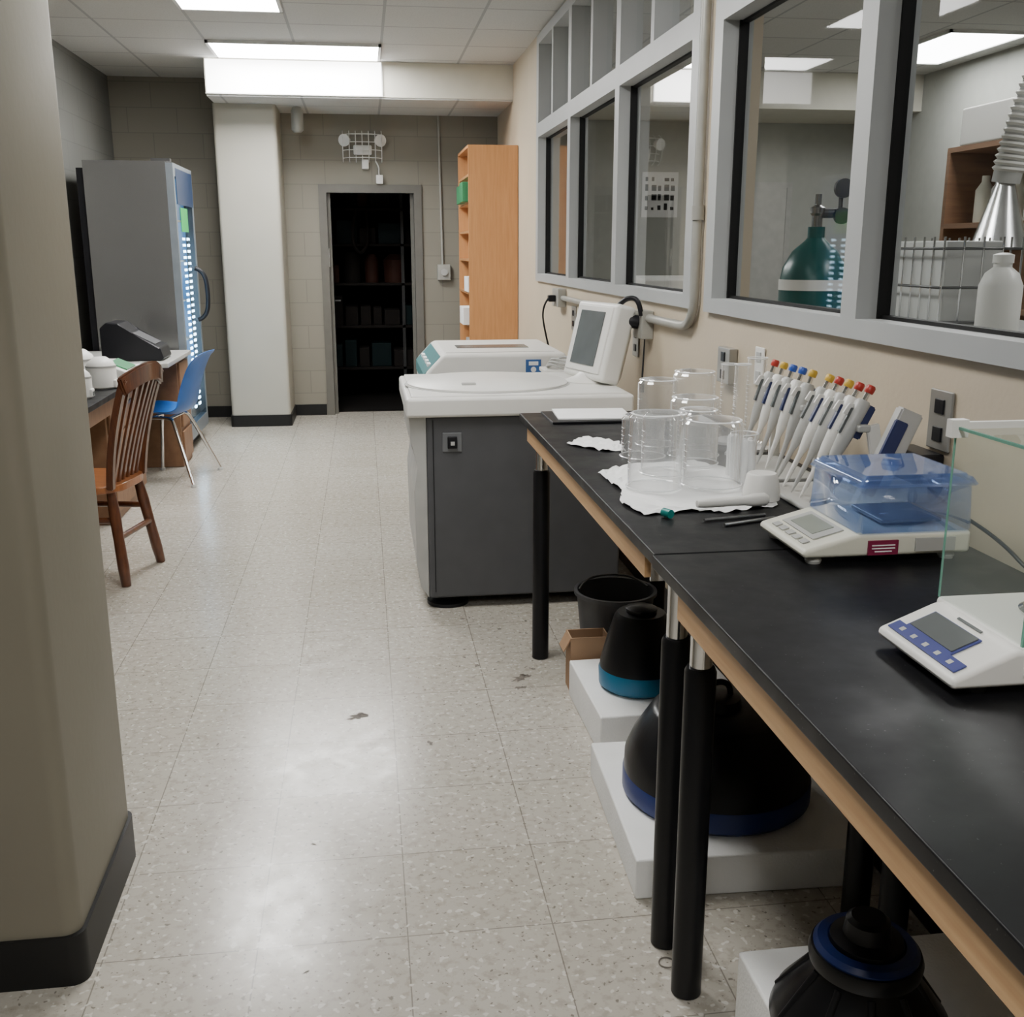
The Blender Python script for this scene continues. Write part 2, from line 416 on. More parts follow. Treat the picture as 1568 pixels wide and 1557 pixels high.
# ------------------------------------------------------------------ ceiling lights
def panel(name, x0, x1, y0, y1, mat='light'):
    e = empty(name, ((x0 + x1) / 2, (y0 + y1) / 2, CE))
    multibox('fixture_frame', [(x0, x1, y0, y0 + .02, CE - .02, CE), (x0, x1, y1 - .02, y1, CE - .02, CE), (x0, x0 + .02, y0, y1, CE - .02, CE), (x1 - .02, x1, y0, y1, CE - .02, CE)], 'trimwhite', e)
    box('diffuser', x0 + .02, x1 - .02, y0 + .02, y1 - .02, CE - .012, CE - .002, mat, e)
panel('unseen_fill_light', -1.04, .18, 8.05, 8.66)
panel('unseen_fill_light', -1.04, -.43, 5.80, 7.02)
panel('unseen_fill_light', -.43, .18, 2.7, 3.92, 'lightfill')  # out-of-view panel added for general illumination
panel('unseen_fill_light', -.43, .18, -.8, .42, 'lightfill')  # likewise unseen, added to light the near end of the room
panel('lab_ceiling_light', 3.9, 4.5, 7.0, 8.2, 'lightlab')
panel('lab_ceiling_light', 2.6, 3.2, 4.2, 5.4, 'lightlab')
panel('lab_ceiling_light', 2.6, 3.2, 1.4, 2.6, 'lightlab')
bl = empty('bulkhead_glow_sheet', (-.48, BY, 2.78))  # no lamp here: glowing sheet added to make the bulkhead face blow out
box('diffuser', -1.14, .19, BY - .012, BY - .002, 2.66, 2.90, 'faceglow', bl)
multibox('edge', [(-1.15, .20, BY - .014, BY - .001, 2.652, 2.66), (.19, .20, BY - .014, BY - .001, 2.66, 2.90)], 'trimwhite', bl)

# ------------------------------------------------------------------ lab benches
def bench(name, y0, y1, x0=.545, x1=1.19, legy=None):
    e = empty(name, ((x0 + x1) / 2, (y0 + y1) / 2, 0))
    box('top', x0, x1, y0, y1, .894, .92, 'benchtop', e, .003)
    a, b = legy[0] + .045, legy[1] - .045
    multibox('apron', [(x0 + .010, x0 + .03, a, b, .840, .893), (x1 - .03, x1 - .006, a, b, .840, .893),
                       (x0 + .03, x1 - .03, a, a + .02, .840, .893), (x0 + .03, x1 - .03, b - .02, b, .840, .893)], 'oak', e)
    k = 0
    for ly in legy:
        s = 1 if ly == legy[0] else -1
        for lx in (.615, 1.06):
            lathe('leg_%d' % k, [(.026, 0), (.031, .004), (.031, .715), (.027, .724), (.0, .7241)], (lx, ly, 0), None, 'blacktube', e, 28)
            rod('leg_inner_%d' % k, (lx, ly, .72), (lx, ly, .893), .022, 'chrome', e)
            k += 1
            multibox('bracket_%d' % k, [(lx - .05, lx + .05, ly - .035, ly + .035, .882, .893), (lx - .05, lx + .03, ly + s * .036 - .003, ly + s * .036 + .003, .835, .882)], 'chrome', e)
bench('lab_bench', 1.905, 3.73, legy=(1.96, 3.65))
bench('lab_bench', .07, 1.90, legy=(.14, 1.80), x0=.540)

# ------------------------------------------------------------------ floor centrifuge
cf = empty('floor_centrifuge', (.62, 4.6, 0))
box('cabinet', .235, 1.06, 4.24, 4.98, .05, .835, 'greypl', cf, .012)
prism('front_cover', [(.235, .05), (.20, .10), (.185, .20), (.18, .52), (.20, .62), (.17, .72), (.165, .835), (.235, .835)], 'y', 4.25, 4.97, 'ltgrey', cf, .004)
box('deck', .152, 1.10, 4.21, 5.02, .832, .912, 'whitepl', cf, .014, 4)
box('deck_top', .175, 1.08, 4.235, 5.0, .905, .920, 'whitepl', cf, .007, 3)
lathe('lid', [(.355, 0), (.355, .010), (.345, .016), (0, .022)], (.53, 4.61, .918), None, 'whitepl', cf, 64, sy=.95)
lathe('lid_seam', [(.366, 0), (.366, .003), (.35, .004)], (.53, 4.61, .919), None, 'ltgrey', cf, 64, sy=.95)
box('lid_grip', .40, .46, 4.42, 4.45, .934, .945, 'ltgrey', cf, .003)
box('side_seam', .26, .263, 4.236, 4.24, .08, .82, 'blackpl', cf)
box('power_switch', .32, .36, 4.225, 4.242, .70, .75, 'blackpl', cf, .003)
box('switch_plate', .30, .38, 4.235, 4.243, .685, .765, 'greypl2', cf, .003)
box('switch_rocker', .333, .349, 4.218, 4.228, .715, .73, 'ltgrey', cf)
for i, (x, y) in enumerate(((.32, 4.34), (1.0, 4.34), (.32, 4.9), (1.0, 4.9))):
    lathe('foot_%d' % i, [(.09, 0), (.09, .015), (.05, .025), (.03, .06), (0, .061)], (x, y, 0), None, 'blackpl', cf)
mt = Matrix.Translation((1.0, 4.62, .925)) @ Matrix.Rotation(math.radians(15), 4, 'Z') @ Matrix.Rotation(math.radians(14), 4, 'Y')
box('monitor_housing', -.055, .045, -.19, .19, .0, .345, 'whitepl', cf, .02, 4, xf=mt)
box('monitor_bezel', -.062, -.05, -.165, .165, .03, .325, 'whitepl', cf, .005, 2, xf=mt)
box('monitor_screen', -.066, -.058, -.11, .115, .06, .30, 'screen', cf, xf=mt)
box('monitor_back', .04, .085, -.13, .13, .02, .25, 'whitepl', cf, .02, 3, xf=mt)
lathe('monitor_base', [(.12, 0), (.12, .01), (.07, .03), (.05, .05)], (1.0, 4.62, .915), None, 'whitepl', cf)
tube('monitor_cable', [(1.06, 4.55, 1.2), (1.10, 4.50, 1.28), (1.15, 4.45, 1.30), (1.17, 4.43, 1.26), (1.175, 4.43, 1.22)], .011, 'blackpl', cf)

# ------------------------------------------------------------------ second centrifuge
c2 = empty('benchtop_centrifuge', (.7, 5.9, 0))
prism('housing', [(.30, .78), (.30, .86), (.40, .965), (1.05, .965), (1.05, .60), (.34, .60)], 'y', 5.45, 6.35, 'whitepl', c2, .02)
box('stand', .36, 1.04, 5.50, 6.30, .0, .60, 'greypl', c2, .01)
prism('control_panel', [(.296, .80), (.296, .858), (.385, .952), (.39, .945), (.30, .80)], 'y', 5.50, 6.30, 'tealpanel', c2)
for i in range(4):
    box('panel_readout_%d' % i, .325 - .003, .35, 5.58 + i * .17, 5.68 + i * .17, .888, .905, 'paper', c2)
box('lid_window', .50, .90, 5.8, 5.98, .964, .968, 'screen', c2, .001)
box('lid_seam', .42, 1.0, 5.55, 5.552, .964, .967, 'ltgrey', c2)
box('front_seam', .40, 1.04, 5.446, 5.452, .80, .803, 'ltgrey', c2)
box('label', .83, .91, 5.440, 5.452, .86, .935, 'label', c2)
box('label_mark', .845, .895, 5.437, 5.441, .905, .925, 'paper', c2)
lathe('label_dot', [(.014, 0), (.014, .003)], (.87, 5.441, .883), (.87, 5.4, .883), 'paper', c2)
cc = empty('coiled_cable', (1.0, 5.2, .93))
for i in range(3):
    tube('loop_%d' % i, [(.93 + .05 * math.cos(a) + i * .01, 5.1 + .06 * math.sin(a), .94 + i * .014 + .01 * math.sin(a * 2)) for a in [k * math.pi / 5 for k in range(10)]], .006, 'ltgrey', cc, cyc=True)
box('cable_shelf', .86, 1.05, 5.03, 5.2, .905, .925, 'whitepl', cc, .004)
box('cable_post', .88, 1.03, 5.05, 5.18, 0, .905, 'greypl', cc, .004)

# ------------------------------------------------------------------ bookshelf
bs = empty('bookshelf', (1.03, 8.92, 0))
multibox('carcass', [(.834, 1.225, 8.48, 8.50, 0, 2.28), (.834, 1.225, 9.34, 9.36, 0, 2.28), (1.21, 1.225, 8.50, 9.34, 0, 2.28), (.834, 1.21, 8.50, 9.34, 2.26, 2.28)]
         + [(.84, 1.21, 8.50, 9.34, z, z + .018) for z in (.08, .36, .62, .88, 1.14, 1.40, 1.62, 1.84, 2.05)], 'shelfwood', bs)
for i, (z, y, h, w, d, m) in enumerate(((1.858, 8.53, .15, .25, -.05, 'greenbook'), (1.858, 8.85, .14, .3, -.04, 'greenbook'), (1.638, 8.55, .1, .2, .02, 'paper'), (1.418, 8.6, .13, .2, .03, 'paper'), (1.158, 8.56, .12, .3, -.01, 'paper'),
                                         (.898, 8.55, .14, .3, -.05, 'paper'), (.638, 8.6, .14, .25, .0, 'ltgrey'), (.378, 8.6, .12, .4, .04, 'cardboard'), (1.158, 8.95, .1, .3, .04, 'ltgrey'), (2.07, 8.6, .1, .4, .05, 'cardboard'))):
    box('binders_%d' % i, .84 + d, 1.12, y, y + w, z, z + h, m, bs, .004)

# ------------------------------------------------------------------ fridge
fr = empty('glass_door_fridge', (-1.63, 8.42, 0))
fx0, fx1, fy0, fy1, fz = -1.92, -1.36, 8.0, 8.85, 2.10
multibox('cabinet', [(fx0, fx1, fy0, fy0 + .04, .08, fz), (fx0, fx1, fy1 - .04, fy1, .08, fz), (fx0, fx0 + .04, fy0 + .04, fy1 - .04, .08, fz), (fx0 + .04, fx1, fy0 + .04, fy1 - .04, fz - .06, fz), (fx0 + .04, fx1, fy0 + .04, fy1 - .04, .08, .28)], 'steel', fr)
box('black_back_panel', fx0 - .05, fx0 - .001, fy0 + .02, fy1 - .02, .08, fz - .05, 'blackpl', fr)  # plain black panel along the fridge back
box('plinth', fx0 + .02, fx1 - .02, fy0 + .02, fy1 - .02, 0, .08, 'blackpl', fr)
multibox('liner', [(fx0 + .041, fx0 + .05, fy0 + .05, fy1 - .05, .29, fz - .07), (fx0 + .05, fx1 - .02, fy1 - .05, fy1 - .041, .29, fz - .07)], 'fint', fr)
multibox('door_frame', [(fx1, fx1 + .05, fy0 + .005, fy0 + .05, .10, fz - .01), (fx1, fx1 + .05, fy1 - .07, fy1 - .005, .10, fz - .01), (fx1, fx1 + .05, fy0 + .05, fy1 - .07, .10, .20), (fx1, fx1 + .05, fy0 + .05, fy1 - .07, fz - .10, fz - .01)], 'midsilver', fr)
px = fx1 + .048
sheets('door_pane', [((px, fy0 + .05, .2), (px, fy1 - .07, .2), (px, fy1 - .07, fz - .1), (px, fy0 + .05, fz - .1))], 'doorpane', fr)
multibox('shelves', [(fx0 + .06, fx1 - .03, fy0 + .05, fy1 - .05, z, z + .012) for z in (.5, .8, 1.1, 1.4, 1.7)], 'ltgrey', fr)
multibox('led_strips', [(fx1 + .034, fx1 + .044, yy, yy + .07, .30 + .045 * k, .318 + .045 * k) for k in range(29) for yy in (fy0 + .30, fy0 + .50)], 'led', fr)
for i in range(18):
    z = (.512, .812, 1.112, 1.412, 1.712)[i % 5]; y = 8.12 + (i // 5) * .17
    lathe('jar_%d' % i, [(.05, 0), (.05, .14), (.03, .17), (.03, .2), (0, .201)], (-1.50, y, z), None, ('whitepl', 'label', 'cream', 'paper')[i % 4], fr, 16)
tube('door_handle', [(fx1 + .05, 8.70, 1.35), (fx1 + .12, 8.70, 1.33), (fx1 + .14, 8.70, 1.15), (fx1 + .12, 8.70, .97), (fx1 + .05, 8.70, .95)], .018, 'blackpl', fr)
box('door_sticker', fx1 + .05, fx1 + .053, fy0 + .20, fy0 + .50, 1.62, 1.79, 'green', fr)
box('door_header', fx1 + .05, fx1 + .052, fy0 + .10, fy1 - .03, 1.81, 2.06, 'header', fr)
box('hinge', fx1 - .1, fx1 + .03, fy0 + .03, fy0 + .09, fz, fz + .02, 'steeldk', fr)

# ------------------------------------------------------------------ desks on the left
dk = empty('lab_desk', (-1.7, 6.2, 0))
box('top', LW + .014, -1.33, 4.6, 6.95, .73, .76, 'benchtop', dk, .003)
box('drawer_pedestal', LW + .05, -1.42, 5.9, 6.75, 0.0, .729, 'deskwood', dk, .005)
box('drawer_pedestal_near', LW + .05, -1.42, 4.65, 4.75, 0, .729, 'deskwood', dk, .005)
for i, z in enumerate((.06, .28, .50)):
    box('drawer_%d' % i, -1.421, -1.40, 5.93, 6.72, z, z + .20, 'deskwood', dk, .006)
    box('drawer_pull_%d' % i, -1.40, -1.385, 6.3, 6.45, z + .12, z + .135, 'steeldk', dk)
box('modesty_rail', LW + .05, -1.36, 4.75, 5.9, .64, .729, 'deskwood', dk)
dk2 = empty('office_desk', (-1.65, 7.5, 0))
box('top', LW + .014, -1.26, 6.97, 7.90, .755, .785, 'ltgrey', dk2, .004)
box('drawer_pedestal', LW + .05, -1.30, 7.50, 7.88, 0, .754, 'deskwood', dk2, .005)
for i, z in enumerate((.04, .28, .52)):
    box('drawer_%d' % i, -1.301, -1.285, 7.52, 7.86, z, z + .21, 'deskwood', dk2, .005)

pr = empty('label_printer', (-1.55, 7.3, .785))
prism('body', [(-1.70, .786), (-1.70, 1.0), (-1.66, 1.035), (-1.58, 1.03), (-1.53, .975), (-1.33, .87), (-1.31, .80), (-1.33, .786)], 'y', 7.12, 7.42, 'blackpl', pr, .01)
prism('keypad', [(-1.51, .960), (-1.37, .888), (-1.365, .894), (-1.505, .967)], 'y', 7.16, 7.38, 'greypl', pr)

def lidpot(name, x, y, z, r, h, m):
    e = empty(name, (x, y, z))
    lathe('body', [(r * .85, 0), (r, .01), (r, h * .7), (r * .85, h * .85), (r * .4, h), (0, h * 1.02)], (x, y, z), None, m, e)
    lathe('collar', [(r * 1.02, 0), (r * 1.02, .01)], (x, y, z + h * .68), None, 'ltgrey', e)
    box('base_display', x + r * .6, x + r * 1.1, y - r * .5, y + r * .5, z + .005, z + .05, m, e, .008)
    box('button', x + r * 1.1, x + r * 1.12, y - .02, y + .02, z + .015, z + .035, 'screen', e)
lidpot('mini_centrifuge', -1.43, 5.95, .76, .078, .17, 'whitepl')
lidpot('vortex_mixer', -1.44, 5.55, .76, .055, .15, 'whitepl')
lidpot('mini_centrifuge', -1.60, 6.2, .76, .08, .19, 'whitepl')
gs = empty('laboratory_scale', (-1.55, 6.5, .76))
prism('base', [(-1.70, .761), (-1.70, .85), (-1.50, .85), (-1.38, .80), (-1.36, .761)], 'y', 6.36, 6.68, 'whitepl', gs, .01)
prism('panel', [(-1.49, .849), (-1.395, .808), (-1.39, .813), (-1.49, .856)], 'y', 6.40, 6.64, 'greenbook', gs)
lathe('pan', [(.08, 0), (.085, .012), (0, .012)], (-1.6, 6.52, .852), None, 'steel', gs)
tr = empty('paper_tray', (-1.5, 6.85, .76))
box('sheet_stack', -1.62, -1.38, 6.70, 6.92, .761, .79, 'paper', tr, .002)

# ------------------------------------------------------------------ wooden chair (faces the desk)
wc = empty('wooden_chair', (-1.28, 4.98, 0))
def bezier(a, b, c, n=10):
    a, b, c = Vector(a), Vector(b), Vector(c)
    return [(1 - t) ** 2 * a + 2 * t * (1 - t) * b + t * t * c for t in [i / n for i in range(n + 1)]]
pts = []
for i in range(40):
    a = 2 * math.pi * i / 40
    cx, sy_ = math.cos(a), math.sin(a)
    pts.append((-1.30 + .215 * math.copysign(abs(cx) ** .55, cx), 4.98 + .215 * math.copysign(abs(sy_) ** .55, sy_)))
prism('seat', pts, 'z', .43, .465, 'seatwood', wc, .008)
for i, (a, b) in enumerate((((-1.13, 4.83, .43), (-1.08, 4.79, 0)), ((-1.13, 5.13, .43), (-1.07, 5.18, 0)), ((-1.46, 4.83, .43), (-1.52, 4.79, 0)), ((-1.46, 5.13, .43), (-1.52, 5.17, 0)))):
    v = Vector(b) - Vector(a); L = v.length
    lathe('leg_%d' % i, [(.020, 0), (.026, .1), (.024, L * .5), (.026, L * .8), (.022, L - .004), (.020, L)], a, b, 'chairwood', wc, 20)
for i, (a, b) in enumerate((((-1.11, 4.822, .30), (-1.48, 4.822, .30)), ((-1.11, 5.14, .30), (-1.48, 5.14, .30)), ((-1.105, 4.82, .22), (-1.095, 5.16, .22)), ((-1.49, 4.82, .24), (-1.49, 5.15, .24)))):
    rod('stretcher_%d' % i, a, b, .014, 'chairwood', wc)
for i, y in enumerate((4.80, 5.16)):
    s = -1 if i == 0 else 1
    sweep('stile_%d' % i, bezier((-1.115, y, .45), (-1.10, y + .01 * s, .68), (-1.0, y + .025 * s, .95)), .036, .030, 'chairwood', wc, up=(1, 0, 0))
sweep('crest_rail', bezier((-1.01, 4.755, .915), (-.93, 4.98, 1.01), (-1.01, 5.205, .915), 16), .026, .085, 'chairwood', wc, bev=.008)
for i in range(6):
    y = 4.855 + i * .05
    bow = .03 * (1 - ((y - 4.98) / .2) ** 2)
    sweep('slat_%d' % i, bezier((-1.125, y, .46), (-1.09 + bow * .5, y, .68), (-1.01 + bow, 4.98 + (y - 4.98) * 1.25, .94)), .024, .011, 'chairwood', wc, up=(1, 0, 0), bev=.002)
wc.rotation_euler = (0, 0, math.radians(-11))

# ------------------------------------------------------------------ blue shell chair
bc = empty('blue_plastic_chair', (-1.25, 7.12, 0))
prof = [(-1.50, .44), (-1.47, .462), (-1.38, .452), (-1.28, .44), (-1.20, .445), (-1.15, .48), (-1.12, .56), (-1.09, .66), (-1.05, .76), (-1.01, .84), (-.985, .855)]
bm = bmesh.new(); rows = []
for k, (x, z) in enumerate(prof):
    wdt = .215 if k < 6 else .215 - .008 * (k - 5); row = []
    for j in range(9):
        t = (j - 4) / 4
        up = .035 * abs(t) ** 3 if k < 6 else 0
        fw = -.05 * abs(t) ** 2 if k >= 6 else (-.02 * abs(t) ** 2 if k == 5 else 0)
        drop = -.03 * abs(t) ** 4 if k >= 9 else 0
        row.append(bm.verts.new((x + fw, 7.12 + t * wdt, z + up + drop)))
    rows.append(row)
for a, b in zip(rows, rows[1:]):
    for j in range(8): bm.faces.new((a[j], a[j + 1], b[j + 1], b[j]))
o = from_bm('shell', bm, 'bluepl', bc, True)
s = o.modifiers.new('sol', 'SOLIDIFY'); s.thickness = .008
s = o.modifiers.new('sub', 'SUBSURF'); s.levels = 2; s.render_levels = 2
for i, y in enumerate((6.98, 7.26)):
    s = -1 if i == 0 else 1
    tube('leg_frame_%d' % i, [(-1.48, y + .12 * s, .012), (-1.42, y + .02 * s, .40), (-1.40, y, .43), (-1.25, y, .43), (-1.22, y + .02 * s, .40), (-1.08, y + .14 * s, .012)], .012, 'chrome', bc)
for i, x in enumerate((-1.38, -1.26)):
    rod('cross_bar_%d' % i, (x, 6.98, .425), (x, 7.26, .425), .010, 'chrome', bc)
for i, (x, y) in enumerate(((-1.48, 6.86), (-1.08, 6.84), (-1.48, 7.38), (-1.08, 7.40))):
    lathe('glide_%d' % i, [(.018, 0), (.018, .01), (.012, .02)], (x, y, 0), None, 'ltgrey', bc, 16)
bc.rotation_euler = (0, 0, math.radians(-10))

# ------------------------------------------------------------------ things under the bench
def foam(name, x0, x1, y0, y1, h, rot=0):
    box(name, x0, x1, y0, y1, 0, h, 'foam', None, .006, 2, xf=rotz((x0 + x1) / 2, (y0 + y1) / 2, rot))
foam('styrofoam_block', .66, 1.14, 2.84, 3.30, .13, 1)
foam('styrofoam_block', .60, 1.17, 2.11, 2.72, .105, -2)
foam('styrofoam_block', .665, 1.2, 1.05, 1.655, .20, 0)
r1 = empty('centrifuge_rotor', (.83, 3.08, .13))
lathe('rotor_base', [(.115, 0), (.130, .012), (.132, .06), (.129, .068)], (.84, 3.06, .131), None, 'teal', r1, 56)
lathe('rotor_body', [(.129, .062), (.127, .085), (.105, .17), (.085, .235), (.075, .248), (.05, .25), (.05, .262), (.03, .27), (0, .27)], (.84, 3.06, .131), None, 'rotor', r1, 56)
r2 = empty('centrifuge_rotor', (.88, 2.41, .105))
lathe('rotor_base', [(.235, 0), (.245, .01), (.245, .055), (.242, .062)], (.88, 2.42, .106), None, 'navy', r2, 64)
lathe('rotor_body', [(.242, .058), (.240, .105), (.222, .15), (.175, .225), (.16, .235), (.06, .242), (.055, .265), (.035, .27), (.0, .27)], (.88, 2.42, .106), None, 'rotor', r2, 64)
tube('rotor_handle', [(.85, 2.42, .37), (.85, 2.42, .40), (.88, 2.42, .415), (.91, 2.42, .40), (.91, 2.42, .37)], .008, 'blackpl', r2)
r3 = empty('centrifuge_rotor', (.81, 1.44, .2))
RX = .805
lathe('rotor_body', [(.15, 0), (.152, .01), (.145, .03), (.105, .085), (.082, .115), (.078, .13)], (RX, 1.44, .201), None, 'rotor', r3, 56)
lathe('rotor_collar', [(.082, .118), (.092, .125), (.094, .14), (.090, .152), (.070, .156)], (RX, 1.44, .201), None, 'rotor', r3, 56)
lathe('rotor_ring', [(.086, .150), (.087, .156), (.080, .164), (.064, .166), (.060, .162)], (RX, 1.44, .201), None, 'navy', r3, 56, close=False)
lathe('rotor_knob', [(.062, .156), (.060, .172), (.040, .178), (.036, .205), (.028, .212), (0, .212)], (RX, 1.44, .201), None, 'blackpl', r3, 40)
for i in range(10):
    a = i * 2 * math.pi / 10
    rod('rotor_rib_%d' % i, (RX + .142 * math.cos(a), 1.44 + .142 * math.sin(a), .228), (RX + .084 * math.cos(a), 1.44 + .084 * math.sin(a), .312), .007, 'rotor', r3, seg=10)
bk = empty('bucket', (.88, 3.6, 0))
lathe('pail', [(0, .0), (.115, 0), (.142, .27), (.152, .272), (.152, .285), (.140, .285), (.112, .01), (0, .01)], (.88, 3.57, 0), None, 'bucket', bk, 48, close=False)
tube('bail', [(.75, 3.6, .28), (.78, 3.66, .30), (.88, 3.68, .31), (.98, 3.66, .30), (1.01, 3.6, .28)], .004, 'steeldk', bk)
cb = empty('cardboard_box', (.72, 3.36, 0))
multibox('walls', [(.665, .80, 3.315, 3.319, 0, .2), (.665, .80, 3.40, 3.404, 0, .2), (.665, .669, 3.319, 3.40, 0, .2), (.796, .80, 3.319, 3.40, 0, .2), (.669, .796, 3.319, 3.40, 0, .004)], 'cardboard', cb)
prism('flap', [(.666, .2), (.640, .15), (.643, .149), (.67, .199)], 'y', 3.32, 3.40, 'cardboard', cb)
tube('wire_curl', [(.60 + .018 * math.cos(a), 1.89 + .018 * math.sin(a), .003) for a in [k * math.pi / 4 for k in range(8)]], .0015, 'stain', None, cyc=True)
bm = bmesh.new()
def scuff(x, y, r, seed, asp=.6):
    random.seed(seed); n = 18; rt = random.uniform(0, 3)
    vs = []
    for i in range(n):
        a = 2 * math.pi * i / n; q = r * (1 + .6 * random.uniform(-1, 1)); u, v = q * math.cos(a), q * asp * math.sin(a)
        vs.append(bm.verts.new((x + u * math.cos(rt) - v * math.sin(rt), y + u * math.sin(rt) + v * math.cos(rt), .0009)))
    bm.faces.new(vs)
for k, (x, y, r) in enumerate(((-.07, 3.22, .028), (-.055, 3.24, .014), (.515, 3.47, .035), (.50, 3.38, .02), (.16, 3.0, .012))): scuff(x, y, r, k + 1)
rr = random.Random(5)
for k in range(34):   # grime round the centrifuge foot and bench leg
    scuff(rr.uniform(.30, .62), rr.uniform(3.45, 4.15), rr.uniform(.004, .015), 40 + k, rr.uniform(.2, .6))
for k in range(26):
    scuff(rr.uniform(-.6, .55), rr.uniform(1.8, 6.5), rr.uniform(.003, .009), 80 + k, rr.uniform(.2, .6))
from_bm('floor_scuffs', bm, 'stain')

# ------------------------------------------------------------------ bench-top items
Z = .92
ab = empty('analytical_balance', (.93, 1.3, Z))
prism('base', [(.85, 1.185), (1.13, 1.185), (1.13, 1.415), (.85, 1.415)], 'z', Z + .022, Z + .066, 'whitepl', ab, .008)
prism('console', [(.752, Z + .012), (.752, Z + .026), (.84, Z + .062), (.90, Z + .062), (.90, Z + .012)], 'y', 1.19, 1.40, 'whitepl', ab, .007)
sl = math.atan2(.036, .088)
cm = Matrix.Translation((.752, 1.295, Z + .0275)) @ Matrix.Rotation(-sl, 4, 'Y')
box('keypad_strip', .010, .030, -.090, .090, 0, .0018, 'bluekey', ab, xf=cm)
box('display_surround', .030, .078, -.050, .070, 0, .0018, 'bluekey', ab, xf=cm)
box('display', .034, .076, -.046, .066, .001, .0035, 'screen', ab, xf=cm)
for i in range(5): box('key_%d' % i, .016, .024, -.07 + i * .032, -.060 + i * .032, .001, .0022, 'ltgrey', ab, xf=cm)
multibox('brand_text', [(.088, .092, -.03, .03, .0, .0012)], 'screen', ab).data.transform(cm)
for i, (x, y) in enumerate(((.80, 1.22), (.80, 1.37), (1.1, 1.22), (1.1, 1.38))):
    lathe('foot_%d' % i, [(.018, 0), (.018, .012), (.012, .024)], (x, y, Z), None, 'blackpl', ab, 20)
gx0, gx1, gy0, gy1, gz0, gz1 = .85, 1.12, 1.195, 1.405, Z + .067, Z + .325
sheets('draft_shield', [((gx0, gy0, gz0), (gx0, gy1, gz0), (gx0, gy1, gz1), (gx0, gy0, gz1)), ((gx0, gy0, gz0), (gx1, gy0, gz0), (gx1, gy0, gz1), (gx0, gy0, gz1)),
                        ((gx0, gy1, gz0), (gx1, gy1, gz0), (gx1, gy1, gz1), (gx0, gy1, gz1)), ((gx0, gy0, gz1), (gx1, gy0, gz1), (gx1, gy1, gz1), (gx0, gy1, gz1))], 'gglass', ab)
e2 = .0022
multibox('shield_edges', [(gx0 - e2, gx0 + e2, gy0 - e2, gy0 + e2, gz0, gz1), (gx0 - e2, gx1, gy0 - e2, gy0 + e2, gz1, gz1 + .004), (gx0 - e2, gx0 + e2, gy0, gy1, gz1, gz1 + .004), (gx0 - .001, gx0 + .001, gy1 - .002, gy1 + .001, gz0, gz1)], 'gedge', ab)
multibox('shield_posts', [(gx1 - .012, gx1 + .01, gy0, gy0 + .012, gz0, gz1 + .01), (gx1 - .012, gx1 + .01, gy1 - .012, gy1, gz0, gz1 + .01),
                          (gx0 - .012, gx0 + .014, gy1 - .010, gy1 + .006, gz1 - .012, gz1 + .014), (gx0, gx1, gy1 - .006, gy1 + .004, gz1, gz1 + .010)], 'whitepl', ab)
lathe('pan_guard', [(.055, 0), (.058, .006), (.052, .010), (.045, .004)], (.98, 1.30, Z + .067), None, 'chrome', ab, 40)
lathe('weighing_pan', [(.006, 0), (.006, .015), (.040, .017), (.042, .021), (0, .021)], (.98, 1.30, Z + .067), None, 'chrome', ab, 40)
# precision balance with blue cover
pb = empty('precision_balance', (.96, 1.9, Z))
prism('base', [(.80, Z + .014), (.80, Z + .030), (.905, Z + .058), (1.135, Z + .058), (1.135, Z + .014)], 'y', 1.785, 2.015, 'cream', pb, .008)
sl2 = math.atan2(.028, .105)
cm = Matrix.Translation((.80, 1.90, Z + .031)) @ Matrix.Rotation(-sl2, 4, 'Y')
box('display_surround', .035, .098, -.075, .075, 0, .0018, 'ltgrey', pb, xf=cm)
box('display', .045, .090, -.05, .055, .001, .003, 'screen2', pb, xf=cm)
for i in range(5): box('key_%d' % i, .012, .027, -.08 + i * .033, -.058 + i * .033, 0, .002, 'ltgrey', pb, xf=cm)
box('brand_label', .925, .985, 1.781, 1.786, Z + .018, Z + .046, 'maroon', pb)
multibox('brand_text', [(.932, .978, 1.780, 1.782, Z + .036, Z + .038), (.932, .978, 1.780, 1.782, Z + .030, Z + .032), (.938, .972, 1.780, 1.782, Z + .024, Z + .026)], 'paper', pb)
box('spec_label', 1.02, 1.10, 1.781, 1.786, Z + .022, Z + .048, 'ltgrey', pb)
for i, (x, y) in enumerate(((.83, 1.81), (.83, 1.99), (1.10, 1.81), (1.10, 1.99))):
    lathe('foot_%d' % i, [(.014, 0), (.016, .006), (.012, .016)], (x, y, Z), None, 'ltgrey', pb, 20)
box('pan', .975, 1.10, 1.835, 1.965, Z + .064, Z + .072, 'steel', pb, .002)
lathe('pan_stem', [(.02, 0), (.02, .01)], (1.04, 1.9, Z + .056), None, 'steel', pb)
def shell_cover(name, x0, x1, y0, y1, z0, z1, ins, mat, parent, top=True):
    bm = bmesh.new()
    b = [bm.verts.new(p) for p in ((x0, y0, z0), (x1, y0, z0), (x1, y1, z0), (x0, y1, z0))]
    t = [bm.verts.new(p) for p in ((x0 + ins, y0 + ins, z1), (x1 - ins, y0 + ins, z1), (x1 - ins, y1 - ins, z1), (x0 + ins, y1 - ins, z1))]
    for i in range(4): bm.faces.new((b[i], b[(i + 1) % 4], t[(i + 1) % 4], t[i]))
    if top: bm.faces.new(t)
    es = [e for e in bm.edges if len(e.link_faces) == 2]
    bmesh.ops.bevel(bm, geom=es, offset=.008, segments=2, affect='EDGES')
    o = from_bm(name, bm, mat, parent, True)
    o.data.set_sharp_from_angle(angle=math.radians(30))
    sd = o.modifiers.new('s', 'SOLIDIFY'); sd.thickness = .002
